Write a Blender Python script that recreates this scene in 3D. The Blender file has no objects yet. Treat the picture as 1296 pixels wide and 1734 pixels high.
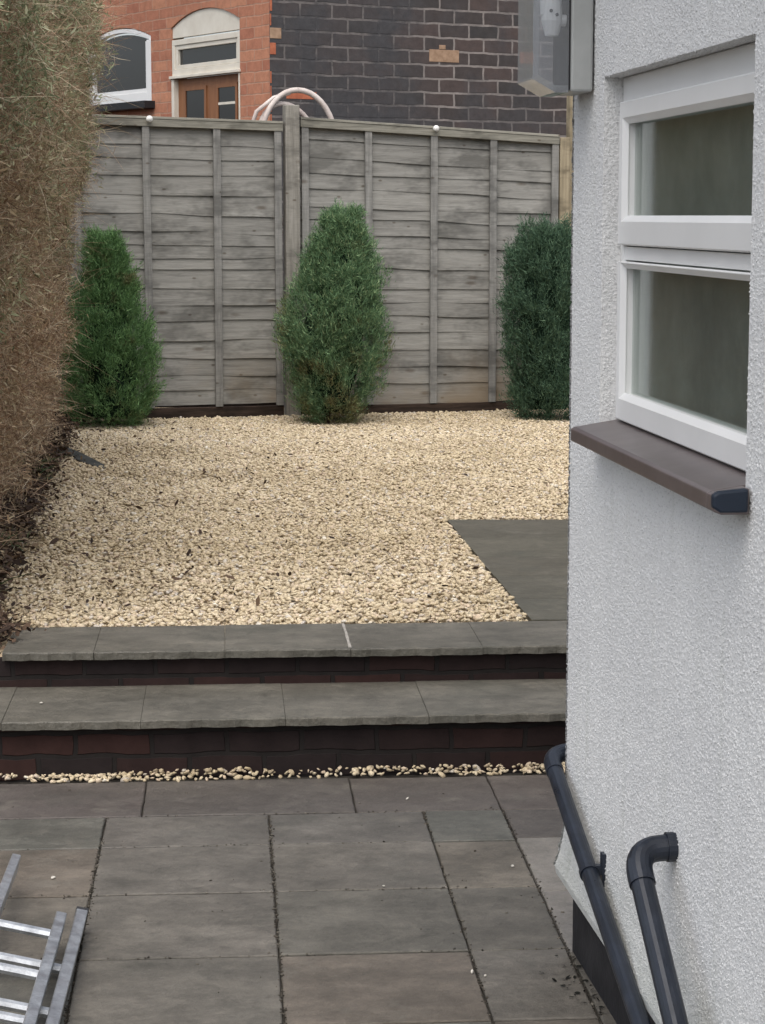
import bpy, math, random
import numpy as np
from math import sin, cos, tan, pi, radians, atan2
S = bpy.context.scene
COL = S.collection
random.seed(7); RNG = np.random.default_rng(11)

# ------------------------------------------------------------------ camera
EYE = 1.61                                   # metres above the lower paving
cam = bpy.data.objects.new('camera', bpy.data.cameras.new('camera'))
COL.objects.link(cam); S.camera = cam
cam.location = (0, 0, EYE)
cam.rotation_euler = (radians(90) - math.atan(502 / 3700), 0, 0)
cam.data.sensor_fit = 'VERTICAL'; cam.data.sensor_height = 24
cam.data.lens = 24 * 3700 / 1734
cam.data.clip_start = 0.05; cam.data.clip_end = 2000

# ------------------------------------------------------------------ daylight: overcast
SUN_EL, SUN_AZ = radians(62), radians(-172)   # azimuth measured from +Y towards +X
w = bpy.data.worlds.new('World'); S.world = w; w.use_nodes = True
nt = w.node_tree; bg = nt.nodes['Background']
sky = nt.nodes.new('ShaderNodeTexSky'); sky.sky_type = 'NISHITA'; sky.sun_disc = False
sky.sun_elevation = SUN_EL; sky.sun_rotation = SUN_AZ
sky.dust_density = 4.0; sky.air_density = 1.0
hs = nt.nodes.new('ShaderNodeHueSaturation'); hs.inputs['Saturation'].default_value = 0.42
nt.links.new(sky.outputs[0], hs.inputs['Color']); nt.links.new(hs.outputs[0], bg.inputs['Color'])
bg.inputs['Strength'].default_value = 0.15
sl = bpy.data.lights.new('sun', 'SUN'); sl.energy = 1.1; sl.angle = radians(70); sl.color = (1, .96, .9)
so = bpy.data.objects.new('sun', sl); COL.objects.link(so)
sd = (sin(SUN_AZ) * cos(SUN_EL), cos(SUN_AZ) * cos(SUN_EL), sin(SUN_EL))
import mathutils
so.rotation_euler = mathutils.Vector(sd).to_track_quat('Z', 'Y').to_euler()
S.view_settings.view_transform = 'Standard'; S.view_settings.look = 'None'
S.view_settings.exposure = 0.66; S.view_settings.gamma = 1
S.cycles.max_bounces = 6

# ------------------------------------------------------------------ helpers
def tag(o, label=None, cat=None, group=None, kind=None):
    if label: o['label'] = label
    if cat: o['category'] = cat
    if group: o['group'] = group
    if kind: o['kind'] = kind
    return o
def empty(name, loc=(0, 0, 0), rz=0.0, parent=None):
    o = bpy.data.objects.new(name, None); COL.objects.link(o)
    o.location = loc; o.rotation_euler = (0, 0, rz); o.empty_display_size = .1
    if parent: o.parent = parent
    return o
class MB:
    """collects shapes into one mesh"""
    def __init__(s): s.v = []; s.f = []; s.m = []; s.cur = 0
    def add(s, vs, fs):
        b = len(s.v); s.v += [tuple(p) for p in vs]
        s.f += [tuple(b + i for i in f) for f in fs]; s.m += [s.cur] * len(fs)
    def box(s, x0, x1, y0, y1, z0, z1):
        s.add([(x0,y0,z0),(x1,y0,z0),(x1,y1,z0),(x0,y1,z0),(x0,y0,z1),(x1,y0,z1),(x1,y1,z1),(x0,y1,z1)],
              [(3,2,1,0),(4,5,6,7),(0,1,5,4),(1,2,6,5),(2,3,7,6),(3,0,4,7)])
    def quad(s, a, b, c, d): s.add([a, b, c, d], [(0,1,2,3)])
    def tube(s, pts, r, n=14, cap=True):
        pts = [mathutils.Vector(p) for p in pts]; rings = []; up = None
        for i, p in enumerate(pts):
            d = (pts[min(i+1, len(pts)-1)] - pts[max(i-1, 0)]).normalized()
            if up is None: up = mathutils.Vector((0,0,1)) if abs(d.z) < .9 else mathutils.Vector((1,0,0))
            a = d.cross(up).normalized(); up = a.cross(d).normalized()
            rr = r[i] if isinstance(r, (list, tuple)) else r
            rings.append([p + a*cos(2*pi*k/n)*rr + up*sin(2*pi*k/n)*rr for k in range(n)])
        vs = [q for R in rings for q in R]; fs = []
        for i in range(len(rings)-1):
            for k in range(n):
                fs.append((i*n+k, (i+1)*n+k, (i+1)*n+(k+1)%n, i*n+(k+1)%n))
        if cap: fs.append(tuple(range(n))); fs.append(tuple(reversed(range((len(rings)-1)*n, len(rings)*n))))
        s.add(vs, fs)
    def prism(s, poly, a0, a1, axis='y'):
        """poly is a list of (x,z) extruded along y, or (y,z) along x, or (x,y) along z"""
        n = len(poly)
        def P(p, a): return (p[0], a, p[1]) if axis == 'y' else ((a, p[0], p[1]) if axis == 'x' else (p[0], p[1], a))
        vs = [P(p, a0) for p in poly] + [P(p, a1) for p in poly]
        s.add(vs, [tuple(range(n)), tuple(reversed(range(n, 2*n)))] + [(i, n+i, n+(i+1)%n, (i+1)%n) for i in range(n)])
    def build(s, name, mats, parent=None, bevel=0, smooth=False, seg=2):
        me = bpy.data.meshes.new(name); me.from_pydata(s.v, [], s.f)
        mats = mats if isinstance(mats, (list, tuple)) else [mats]
        for m in mats: me.materials.append(m)
        if len(mats) > 1: me.polygons.foreach_set('material_index', s.m)
        import bmesh
        bm = bmesh.new(); bm.from_mesh(me); bmesh.ops.recalc_face_normals(bm, faces=bm.faces); bm.to_mesh(me); bm.free()
        if smooth: me.shade_smooth()
        o = bpy.data.objects.new(name, me); COL.objects.link(o)
        if parent: o.parent = parent
        if bevel:
            md = o.modifiers.new('bevel', 'BEVEL'); md.width = bevel; md.segments = seg; md.limit_method = 'ANGLE'; md.angle_limit = radians(50)
        return o
def npmesh(name, V, F, mat, parent=None, smooth=False):
    """fast mesh from numpy arrays; F has a fixed number of corners"""
    me = bpy.data.meshes.new(name); V = np.asarray(V, np.float32); F = np.asarray(F, np.int32)
    nf, k = F.shape
    me.vertices.add(len(V)); me.vertices.foreach_set('co', V.ravel())
    me.loops.add(nf*k); me.loops.foreach_set('vertex_index', F.ravel())
    me.polygons.add(nf); me.polygons.foreach_set('loop_start', np.arange(0, nf*k, k, dtype=np.int32))
    me.update(calc_edges=True); me.validate()
    me.materials.append(mat)
    if smooth: me.shade_smooth()
    o = bpy.data.objects.new(name, me); COL.objects.link(o)
    if parent: o.parent = parent
    return o
def lerp_profile(tab, x):
    return np.interp(x, [a for a, b in tab], [b for a, b in tab])
def vnoise(x, y, seed=0):
    """smooth value noise, numpy"""
    xi = np.floor(x).astype(int); yi = np.floor(y).astype(int); fx = x-xi; fy = y-yi
    fx = fx*fx*(3-2*fx); fy = fy*fy*(3-2*fy)
    def h(a, b): 
        t = np.sin(a*127.1 + b*311.7 + seed*74.7)*43758.5453
        return t - np.floor(t)
    return (h(xi,yi)*(1-fx)+h(xi+1,yi)*fx)*(1-fy) + (h(xi,yi+1)*(1-fx)+h(xi+1,yi+1)*fx)*fy

# ------------------------------------------------------------------ materials
class M:
    def __init__(s, name, rough=.8, spec=.3):
        s.m = bpy.data.materials.new(name); s.m.use_nodes = True; s.t = s.m.node_tree
        s.b = s.t.nodes['Principled BSDF']; s.b.inputs['Roughness'].default_value = rough
        s.b.inputs['Specular IOR Level'].default_value = spec
    def n(s, kind, **kw):
        nd = s.t.nodes.new('ShaderNode' + kind)
        for k, v in kw.items():
            if k in nd.inputs: nd.inputs[k].default_value = v
            else: setattr(nd, k, v)
        return nd
    def l(s, a, b): s.t.links.new(a, b)
    def coord(s, scale=(1,1,1), kind='Object'):
        tc = s.n('TexCoord'); mp = s.n('Mapping'); mp.inputs['Scale'].default_value = scale
        s.l(tc.outputs[kind], mp.inputs['Vector']); return mp.outputs[0]
    def noise(s, scale, detail=4, rough=.6, vec=None, sc=(1,1,1)):
        nd = s.n('TexNoise'); nd.inputs['Scale'].default_value = scale; nd.inputs['Detail'].default_value = detail
        nd.inputs['Roughness'].default_value = rough
        s.l(vec or s.coord(sc), nd.inputs['Vector']); return nd.outputs['Fac']
    def ramp(s, fac, stops, interp='LINEAR'):
        r = s.n('ValToRGB'); cr = r.color_ramp; cr.interpolation = interp
        while len(cr.elements) > 1: cr.elements.remove(cr.elements[-1])
        for i, (p, c) in enumerate(stops):
            e = cr.elements[0] if i == 0 else cr.elements.new(p)
            e.position = p; e.color = (*c, 1) if len(c) == 3 else c
        s.l(fac, r.inputs['Fac']); return r.outputs['Color']
    def mix(s, fac, a, b, mode='MIX'):
        x = s.n('MixRGB'); x.blend_type = mode
        for v, i in ((fac, 0), (a, 1), (b, 2)):
            if isinstance(v, (int, float)): x.inputs[i].default_value = v
            elif isinstance(v, tuple): x.inputs[i].default_value = (*v, 1)
            else: s.l(v, x.inputs[i])
        return x.outputs[0]
    def math(s, op, a, b=0.0):
        x = s.n('Math'); x.operation = op
        for v, i in ((a, 0), (b, 1)):
            if isinstance(v, (int, float)): x.inputs[i].default_value = v
            else: s.l(v, x.inputs[i])
        return x.outputs[0]
    def island(s): return s.n('NewGeometry').outputs['Random Per Island']
    def color(s, c):
        if isinstance(c, tuple): s.b.inputs['Base Color'].default_value = (*c, 1)
        else: s.l(c, s.b.inputs['Base Color'])
        return s
    def bump(s, h, strength=.5, dist=.01):
        bp = s.n('Bump'); bp.inputs['Strength'].default_value = strength; bp.inputs['Distance'].default_value = dist
        s.l(h, bp.inputs['Height']); s.l(bp.outputs[0], s.b.inputs['Normal']); return s
    def rough(s, r): s.l(r, s.b.inputs['Roughness']); return s

# painted roughcast
a = M('roughcast_paint', .75, .25)
n1 = a.noise(2.2, 5, .65); n2 = a.noise(150, 3, .6)
c = a.ramp(n1, [(.3, (.68, .68, .68)), (.7, (.77, .77, .76))])
sp = a.ramp(a.noise(170, 2, .5), [(.30, (.50, .50, .50)), (.44, (1, 1, 1))])
c = a.mix(.55, c, sp, 'MULTIPLY')
streak = a.ramp(a.noise(3.0, 4, .7, sc=(5, 1, .35)), [(.55, (1, 1, 1)), (.8, (.86, .87, .84))])
sxr = a.n('SeparateXYZ'); a.l(a.coord(), sxr.inputs[0])
spl = a.ramp(a.math('ADD', sxr.outputs['Z'], a.math('MULTIPLY', a.noise(7, 5, .7), -.35)), [(.02, (.74,.75,.72)), (.22, (1,1,1))])
c = a.mix(1.0, c, spl, 'MULTIPLY')
a.color(a.mix(1.0, c, streak, 'MULTIPLY')); a.bump(n2, .6, .004)
ROUGHCAST = a.m
a = M('white_upvc', .38, .45); a.color(a.ramp(a.noise(5, 4), [(.3, (.76,.76,.75)), (.75, (.82,.82,.81))])); a.bump(a.noise(60, 2), .04, .002); UPVC = a.m
a = M('sill_brown', .34, .5); a.color(a.ramp(a.noise(14, 5), [(.3, (.088,.070,.068)), (.7, (.128,.104,.102))])); a.bump(a.noise(80, 3), .08, .002); SILL = a.m
a = M('plinth_black', .7, .3); a.color(a.ramp(a.noise(9, 6), [(.3, (.010,.010,.012)), (.75, (.030,.029,.032))])); a.bump(a.noise(40, 4), .5, .006); PLINTH = a.m
a = M('black_plastic', .33, .5); a.color(a.ramp(a.noise(12, 5, .7), [(.35, (.008,.011,.018)), (.75, (.020,.026,.040))])); a.rough(a.ramp(a.noise(25, 4), [(.3, (.26,)*3), (.7, (.48,)*3)])); BLACKP = a.m
a = M('navy_rubber', .5, .4); a.color((.012, .020, .035)); NAVY = a.m
a = M('dark_room', .9, .1); a.color(a.ramp(a.noise(1.5, 3), [(.3, (.05,.05,.047)), (.7, (.09,.09,.085))])); ROOM = a.m
a = M('room_jamb', .7, .2); a.color((.62, .63, .66)); JAMB = a.m
# glass: reflection by angle over clear
def glass(name, tint=(.8,.84,.82), ior=1.5, rough=.02):
    m = bpy.data.materials.new(name); m.use_nodes = True; t = m.node_tree; t.nodes.clear()
    o = t.nodes.new('ShaderNodeOutputMaterial'); tr = t.nodes.new('ShaderNodeBsdfTransparent'); gl = t.nodes.new('ShaderNodeBsdfGlossy')
    fr = t.nodes.new('ShaderNodeFresnel'); mx = t.nodes.new('ShaderNodeMixShader')
    tr.inputs[0].default_value = (*tint, 1); gl.inputs['Color'].default_value = (.95, .97, .96, 1); gl.inputs['Roughness'].default_value = rough
    ge = t.nodes.new('ShaderNodeNewGeometry'); mi = t.nodes.new('ShaderNodeMix'); mi.inputs[2].default_value = ior; mi.inputs[3].default_value = 1/ior
    t.links.new(ge.outputs['Backfacing'], mi.inputs[0]); t.links.new(mi.outputs[0], fr.inputs[0])   # thin sheet: same mirror from both sides
    nz = t.nodes.new('ShaderNodeTexNoise'); nz.inputs['Scale'].default_value = 6; bp = t.nodes.new('ShaderNodeBump'); bp.inputs['Strength'].default_value = .08; bp.inputs['Distance'].default_value = .004
    tc = t.nodes.new('ShaderNodeTexCoord'); t.links.new(tc.outputs['Object'], nz.inputs['Vector'])
    t.links.new(nz.outputs['Fac'], bp.inputs['Height']); t.links.new(bp.outputs[0], gl.inputs['Normal'])
    t.links.new(fr.outputs[0], mx.inputs[0]); t.links.new(tr.outputs[0], mx.inputs[1]); t.links.new(gl.outputs[0], mx.inputs[2]); t.links.new(mx.outputs[0], o.inputs[0])
    return m
GLASS = glass('window_glass', (.72,.75,.73), 1.6, .10)
CLEAR = glass('clear_plastic', (.93,.94,.95), 1.4, .12)
_t = CLEAR.node_tree; _o = [n_ for n_ in _t.nodes if n_.type == 'OUTPUT_MATERIAL'][0]; _src = _o.inputs[0].links[0].from_socket
_d = _t.nodes.new('ShaderNodeBsdfTranslucent'); _d.inputs[0].default_value = (.75,.76,.78,1); _e = _t.nodes.new('ShaderNodeBsdfDiffuse'); _e.inputs[0].default_value = (.62,.63,.65,1)
_m1 = _t.nodes.new('ShaderNodeMixShader'); _m1.inputs[0].default_value = .5; _t.links.new(_d.outputs[0], _m1.inputs[1]); _t.links.new(_e.outputs[0], _m1.inputs[2])
_m2 = _t.nodes.new('ShaderNodeMixShader'); _m2.inputs[0].default_value = .20; _t.links.new(_src, _m2.inputs[1]); _t.links.new(_m1.outputs[0], _m2.inputs[2]); _t.links.new(_m2.outputs[0], _o.inputs[0])
DGLASS = M('far_window_glass', .08, .8); DGLASS.color((.012,.014,.018)); DGLASS = DGLASS.m

# fence timber
def timber(name, lo, hi, stain=None, isl=.35, sc=(.9, 12, 14), knots=True):
    a = M(name, .85, .2)
    co = a.coord(sc)
    g = a.noise(3.2, 7, .68, vec=co)
    c = a.ramp(g, [(.25, tuple(x*.62 for x in lo)), (.45, lo), (.72, hi)])
    big = a.noise(2.0, 4, .7, sc=(1, 1, 2.2))
    c = a.mix(a.ramp(big, [(.50, (0,0,0)), (.62, (.85,.85,.85))]), c, tuple(x*.55 for x in lo))
    isr = a.ramp(a.island(), [(0, (1-isl,)*3), (1, (1+isl*.6,)*3)])
    c = a.mix(1.0, c, isr, 'MULTIPLY')
    if knots:
        v2 = a.n('TexVoronoi'); v2.inputs['Scale'].default_value = 6.5; a.l(a.coord((1.0, 1, 1.9)), v2.inputs['Vector']); k2 = a.ramp(v2.outputs['Distance'], [(.05, (.42,.36,.31)), (.11, (1,1,1))]); c = a.mix(.8, c, k2, 'MULTIPLY')
        fg = a.noise(7, 6, .8, vec=a.coord((1.2, 30, 34))); c = a.mix(.6, c, a.ramp(fg, [(.32, (.60,.60,.60)), (.55, (1.06,1.06,1.06))]), 'MULTIPLY')
        v = a.n('TexVoronoi'); v.inputs['Scale'].default_value = 2.6; a.l(a.coord((1.0, 1, 2.7)), v.inputs['Vector'])
        k = a.ramp(v.outputs['Distance'], [(.05, (.45,.38,.33)), (.13, (1,1,1))])
        c = a.mix(.75, c, k, 'MULTIPLY')
    if stain:
        sx = a.n('SeparateXYZ'); a.l(a.coord(), sx.inputs[0])
        low = a.ramp(sx.outputs['Z'], [(.30, (1,1,1)), (.75, (0,0,0))])
        nn = a.ramp(a.noise(1.3, 4), [(.42, (0,0,0)), (.62, (1,1,1))])
        f = a.mix(1.0, low, nn, 'MULTIPLY')
        c = a.mix(a.math('MULTIPLY', f, .75), c, stain)
    a.color(c); a.bump(g, .5, .006); return a.m
FENCE = timber('weathered_fence', (.250,.243,.222), (.325,.318,.292), stain=(.22,.155,.085), isl=.13)
BATTEN = timber('fence_batten', (.235,.23,.215), (.33,.322,.30), sc=(14, 14, .9), isl=.15)
CAPWOOD = timber('fence_cap', (.22,.21,.175), (.32,.305,.26), sc=(.9, 14, 14), isl=.1)
POSTW = timber('fence_post', (.25,.235,.205), (.37,.35,.31), sc=(14, 14, .8), isl=.1)
NEWW = timber('new_post_timber', (.30,.25,.17), (.46,.39,.27), sc=(14, 14, .7), isl=.1, knots=False)
OLDBOARD = timber('rotten_board', (.035,.024,.018), (.090,.060,.045), sc=(1, 12, 12), isl=.2)

# stone and soil
a = M('gravel_stone', .8, .25)
c = a.ramp(a.island(), [(0, (.34,.28,.20)), (.05, (.46,.375,.26)), (.25, (.52,.425,.285)), (.5, (.59,.495,.34)), (.75, (.65,.555,.40)), (.9, (.59,.47,.35)), (.96, (.48,.43,.375)), (1, (.76,.70,.59))])
dirt = a.ramp(a.noise(1.1, 4, .6, vec=a.coord()), [(.42, (1,1,1)), (.68, (.80,.78,.74))])
c = a.mix(1, c, dirt, 'MULTIPLY')
a.color(c); a.bump(a.noise(120, 3), .3, .002); STONE = a.m
a = M('gravel_bed', .95, .1); a.color(a.ramp(a.noise(45, 4), [(.3, (.34,.27,.18)), (.7, (.56,.46,.32))])); a.bump(a.noise(60, 4), .8, .01); BED = a.m
a = M('soil', .95, .1); a.color(a.ramp(a.noise(18, 6, .7), [(.3, (.012,.009,.008)), (.6, (.035,.025,.020)), (.8, (.065,.046,.034))])); a.bump(a.noise(30, 6, .7), .9, .02); SOIL = a.m
def slabmat(name, c0, c1, c2, tint=.5):
    a = M(name, .6, .35)
    n = a.noise(3.2, 10, .74, sc=(1, 1.6, 1)); big = a.noise(1.4, 3, .6)
    c = a.ramp(n, [(.28, c0), (.5, c1), (.74, c2)])
    isl = a.ramp(a.island(), [(0, (.74,.80,.80)), (.2, (1.12,.98,.88)), (.4, (.88,.93,.90)), (.6, (1.10,1.05,1.0)), (.8, (.92,.90,.92)), (1, (1.22,1.12,1.0))])
    c = a.mix(tint, c, a.mix(1, c, isl, 'MULTIPLY'))
    sp = a.ramp(a.noise(90, 3, .7), [(.62, (0,0,0)), (.74, (1,1,1))])
    c = a.mix(a.math('MULTIPLY', sp, .22), c, (.30,.28,.25))
    gr = a.noise(26, 8, .8); c = a.mix(.75, c, a.ramp(gr, [(.30, (.62,.62,.60)), (.50, (1,1,1)), (.70, (1.32,1.30,1.26))]), 'MULTIPLY')
    stn = a.ramp(a.noise(5.5, 7, .75), [(.56, (0,0,0)), (.66, (1,1,1))]); c = a.mix(a.math('MULTIPLY', stn, .5), c, (.165,.150,.125))
    moss = a.ramp(a.noise(2.2, 6, .7, sc=(1, 1, 1)), [(.55, (0,0,0)), (.70, (1,1,1))])
    c = a.mix(a.math('MULTIPLY', moss, .35), c, (.055,.060,.050))
    a.color(c); a.rough(a.ramp(big, [(.35, (.42,)*3), (.65, (.72,)*3)]))
    h = a.math('ADD', a.math('ADD', n, a.math('MULTIPLY', a.noise(11, 6, .65), .8)), a.math('MULTIPLY', a.noise(60, 5, .7), .35))
    a.bump(h, .8, .012); return a.m
SLAB = slabmat('riven_slab', (.062,.060,.053), (.110,.104,.092), (.185,.175,.155), .85)
SLABR = slabmat('brown_slab', (.068,.058,.052), (.095,.083,.075), (.130,.115,.103), .5)
PALES = slabmat('pale_concrete', (.15,.14,.125), (.21,.195,.175), (.27,.25,.225), .3)
COPE = slabmat('step_slab', (.058,.056,.047), (.105,.100,.085), (.175,.165,.140), .6)
PATIO = slabmat('patio_slab', (.066,.064,.050), (.086,.083,.066), (.112,.107,.087), .5)
a = M('joint_sand', .9, .1); a.color(a.ramp(a.noise(30, 5), [(.3, (.03,.027,.023)), (.7, (.085,.077,.066))])); JOINT = a.m
def brick(name, c1, c2, mortar, bw, rh, ms, noise_lo=None, bump=.6, fade=None, bias=0.0, rough=.85):
    a = M(name, rough, .2)
    tc = a.n('TexCoord'); sx = a.n('SeparateXYZ'); cb = a.n('CombineXYZ')
    a.l(tc.outputs['Object'], sx.inputs[0]); a.l(sx.outputs['X'], cb.inputs[0]); a.l(sx.outputs['Z'], cb.inputs[1])
    wob = a.n('TexNoise'); wob.inputs['Scale'].default_value = 9; a.l(tc.outputs['Object'], wob.inputs['Vector'])
    vm = a.n('VectorMath'); vm.operation = 'MULTIPLY_ADD'; a.l(wob.outputs['Color'], vm.inputs[0]); vm.inputs[1].default_value = (.022, .020, 0); a.l(cb.outputs[0], vm.inputs[2])
    b = a.n('TexBrick'); b.offset = .5; b.squash = 1
    b.inputs['Scale'].default_value = 1; b.inputs['Brick Width'].default_value = bw; b.inputs['Row Height'].default_value = rh
    b.inputs['Mortar Size'].default_value = ms; b.inputs['Mortar Smooth'].default_value = .3; b.inputs['Bias'].default_value = bias
    b.inputs['Color1'].default_value = (*c1, 1); b.inputs['Color2'].default_value = (*c2, 1); b.inputs['Mortar'].default_value = (*mortar, 1)
    a.l(vm.outputs[0], b.inputs['Vector'])
    c = b.outputs['Color']
    if fade:                                 # tar or soot that runs over brick and mortar alike
        amount, col, ramp = fade
        f = a.ramp(a.noise(1.15, 6, .72, sc=(1, 1, 1)), ramp)
        sx2 = a.math('MULTIPLY', sx.outputs['X'], 1.0)
        g = a.ramp(a.math('DIVIDE', sx2, 3.0), [(.0, (.55,)*3), (.30, (.60,)*3), (.52, (.12,)*3), (1, (0,)*3)])
        f = a.math('MINIMUM', a.math('ADD', a.math('MULTIPLY', f, amount), g), 1.0)
        c = a.mix(f, c, col)
    n = a.noise(14, 5, .7)
    c = a.mix(.55, c, a.ramp(n, [(.3, (.55,.55,.55)), (.65, (1.15,1.15,1.15))]), 'MULTIPLY')
    a.color(c)
    h = a.math('ADD', a.math('MULTIPLY', b.outputs['Fac'], -1.0), a.math('MULTIPLY', n, .5)); a.bump(h, bump, .01)
    return a.m
ORANGE = brick('orange_brick', (.40,.165,.105), (.52,.245,.150), (.44,.26,.185), .24, .085, .006, bump=.4)
BLACKB = brick('blackened_brick', (.055,.049,.047), (.096,.070,.063), (.28,.245,.225), .275, .108, .010,
               fade=(.6, (.066,.064,.067), [(.46, (0,0,0)), (.60, (1,1,1))]))
STEPB = brick('step_brick', (.020,.015,.015), (.040,.019,.016), (.019,.016,.015), .22, .072, .008, bump=.7)
a = M('tan_brick', .85, .2); a.color(a.ramp(a.noise(20, 5), [(.3, (.25,.16,.10)), (.7, (.42,.28,.19))])); TANB = a.m
a = M('single_orange_brick', .85, .2); a.color(a.ramp(a.noise(20, 5), [(.3, (.30,.09,.05)), (.7, (.50,.17,.09))])); ORB = a.m
a = M('cream_frame_paint', .5, .35); a.color(a.ramp(a.noise(6, 5), [(.3, (.62,.57,.48)), (.7, (.76,.72,.63))])); CREAM = a.m
a = M('brown_door', .5, .35); a.color(a.ramp(a.noise(4, 6, sc=(8,8,1)), [(.3, (.20,.085,.038)), (.7, (.30,.135,.062))])); BROWN = a.m
a = M('slate', .6, .3); a.color(a.ramp(a.noise(8, 5), [(.3, (.05,.05,.055)), (.7, (.10,.10,.11))])); SLATE = a.m
a = M('black_sill', .6, .3); a.color((.02,.02,.022)); BSILL = a.m
a = M('pale_hose', .5, .35); a.color(a.ramp(a.noise(9, 5), [(.3, (.42,.35,.32)), (.7, (.62,.56,.52))])); HOSE = a.m
a = M('white_knob', .4, .4); a.color((.72,.71,.68)); KNOB = a.m
a = M('box_grey', .45, .4); a.color(a.ramp(a.noise(10, 4), [(.3, (.34,.35,.34)), (.7, (.42,.43,.42))])); BOXG = a.m
a = M('dark_gasket', .6, .3); a.color((.03,.03,.032)); GASK = a.m
a = M('aluminium', .38, .5); a.b.inputs['Metallic'].default_value = .85
a.color(a.ramp(a.noise(30, 6, .75), [(.3, (.30,.31,.33)), (.7, (.66,.68,.70))])); a.rough(a.ramp(a.noise(18, 4), [(.3, (.30,)*3), (.7, (.55,)*3)])); a.bump(a.noise(90, 3), .15, .002); ALU = a.m
a = M('membrane', .7, .3); a.color(a.ramp(a.noise(12, 4), [(.3, (.035,.037,.036)), (.7, (.085,.088,.085))])); MEMB = a.m
a = M('dead_leaf', .8, .25); a.color(a.ramp(a.island(), [(0, (.022,.014,.011)), (.5, (.055,.034,.024)), (.85, (.11,.07,.045)), (1, (.22,.16,.10))])); DEAD = a.m
def foliage(name, stops, patch=None, thr=(.46, .6), psc=1.3, mixamt=1.0, high=0):
    a = M(name, .65, .25)
    c = a.ramp(a.island(), stops)
    if patch:
        if high:                            # greener towards the top of the plant
            sx = a.n('SeparateXYZ'); a.l(a.coord(), sx.inputs[0]); hh = a.math('MULTIPLY', a.math('SUBTRACT', sx.outputs['Z'], 1.2 if high > 0 else .55), high)
            f = a.math('ADD', a.noise(psc, 4, .65), hh); f = a.ramp(f, [(thr[0], (0,0,0)), (thr[1], (mixamt,)*3)])
        else: f = a.ramp(a.noise(psc, 4, .65), [(thr[0], (0,0,0)), (thr[1], (mixamt,)*3)])
        c = a.mix(f, c, a.ramp(a.island(), patch))
    a.color(c)
    tr = a.n('BsdfTranslucent'); a.l(c, tr.inputs['Color']); mx = a.n('MixShader'); mx.inputs[0].default_value = .25
    out = a.t.nodes['Material Output']; a.l(a.b.outputs[0], mx.inputs[1]); a.l(tr.outputs[0], mx.inputs[2]); a.l(mx.outputs[0], out.inputs[0])
    return a.m
TWIG = foliage('hedge_twig', [(0, (.17,.10,.065)), (.4, (.40,.27,.175)), (.75, (.58,.44,.30)), (1, (.76,.66,.49))])
HLEAF = foliage('hedge_leaf', [(0, (.20,.125,.075)), (.35, (.44,.29,.18)), (.7, (.56,.42,.26)), (1, (.68,.57,.38))],
                [(0, (.14,.17,.09)), (.5, (.30,.34,.19)), (.85, (.44,.46,.28)), (1, (.60,.60,.42))], (.41, .58), 1.9, high=.17)
CON1 = foliage('conifer_green', [(0, (.062,.12,.048)), (.5, (.13,.25,.092)), (1, (.22,.37,.15))], [(0, (.09,.09,.04)), (1, (.22,.22,.10))], (.56, .68), 6)
CON2 = foliage('conifer_mixed', [(0, (.055,.115,.058)), (.5, (.135,.235,.115)), (.9, (.22,.33,.165)), (1, (.30,.36,.19))],
               [(0, (.10,.07,.04)), (.4, (.17,.16,.07)), (1, (.27,.27,.12))], (.54, .66), 5, high=-.16)
CON3 = foliage('conifer_blue', [(0, (.032,.062,.040)), (.5, (.068,.130,.078)), (1, (.12,.19,.11))])
CORE = M('shade_core', .95, .1); CORE.color(CORE.ramp(CORE.noise(14, 5, .7), [(.35, (.06,.042,.027)), (.7, (.16,.11,.07))])); CORE = CORE.m  # dark brown for the light-blocking core of the hedge
CCORE = M('shade_core_green', .95, .1); CCORE.color(CCORE.ramp(CCORE.noise(20, 5, .7), [(.35, (.006,.014,.009)), (.7, (.018,.036,.020))])); CCORE = CCORE.m  # near-black green: shade inside the conifers put into the colour
a = M('bark', .9, .1); a.color((.06,.04,.028)); BARK = a.m

# ------------------------------------------------------------------ levels and frames
ZP, ZT1, ZT2 = -.017, .160, .270             # paving, lower tread, terrace
PA = radians(4.07)                           # the paving runs 4 degrees left of the view
def PF(x, y): return (x*cos(PA) - y*sin(PA), x*sin(PA) + y*cos(PA))       # paving frame to world
def edge_x(y): return -1.285 - .104*(y - 7.35) - .05*np.exp(-((y-7.0)/1.2)**2)                            # left edge of the gravel
HA = radians(-90 + 6.75); HC = (.404, 4.70)  # house wall frame: x runs towards the viewer, y into the house
def HW(x, y): return (HC[0] + x*cos(HA) - y*sin(HA), HC[1] + x*sin(HA) + y*cos(HA))

# ------------------------------------------------------------------ ground
g = MB(); g.quad((-300,-300,-.06),(300,-300,-.06),(300,300,-.06),(-300,300,-.06)); tag(g.build('ground', SOIL), kind='structure')
# terrace body: a raised bed behind the steps
g = MB()
P0 = PF(-3.0, 6.75); P1 = PF(3.5, 6.75)
g.add([(P0[0],P0[1],-.05),(P1[0],P1[1],-.05),(P1[0],15.6,-.05),(P0[0]-1.2,15.6,-.05),
       (P0[0],P0[1],ZT2-.022),(P1[0],P1[1],ZT2-.022),(P1[0],15.6,ZT2-.022),(P0[0]-1.2,15.6,ZT2-.022)],
      [(3,2,1,0),(4,5,6,7),(0,1,5,4),(1,2,6,5),(2,3,7,6),(3,0,4,7)])
tag(g.build('terrace_ground', BED), kind='structure')
g = MB(); g.box(-30, 30, 15.75, 60, -.05, .75); tag(g.build('neighbour_ground', SOIL), kind='structure')

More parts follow.
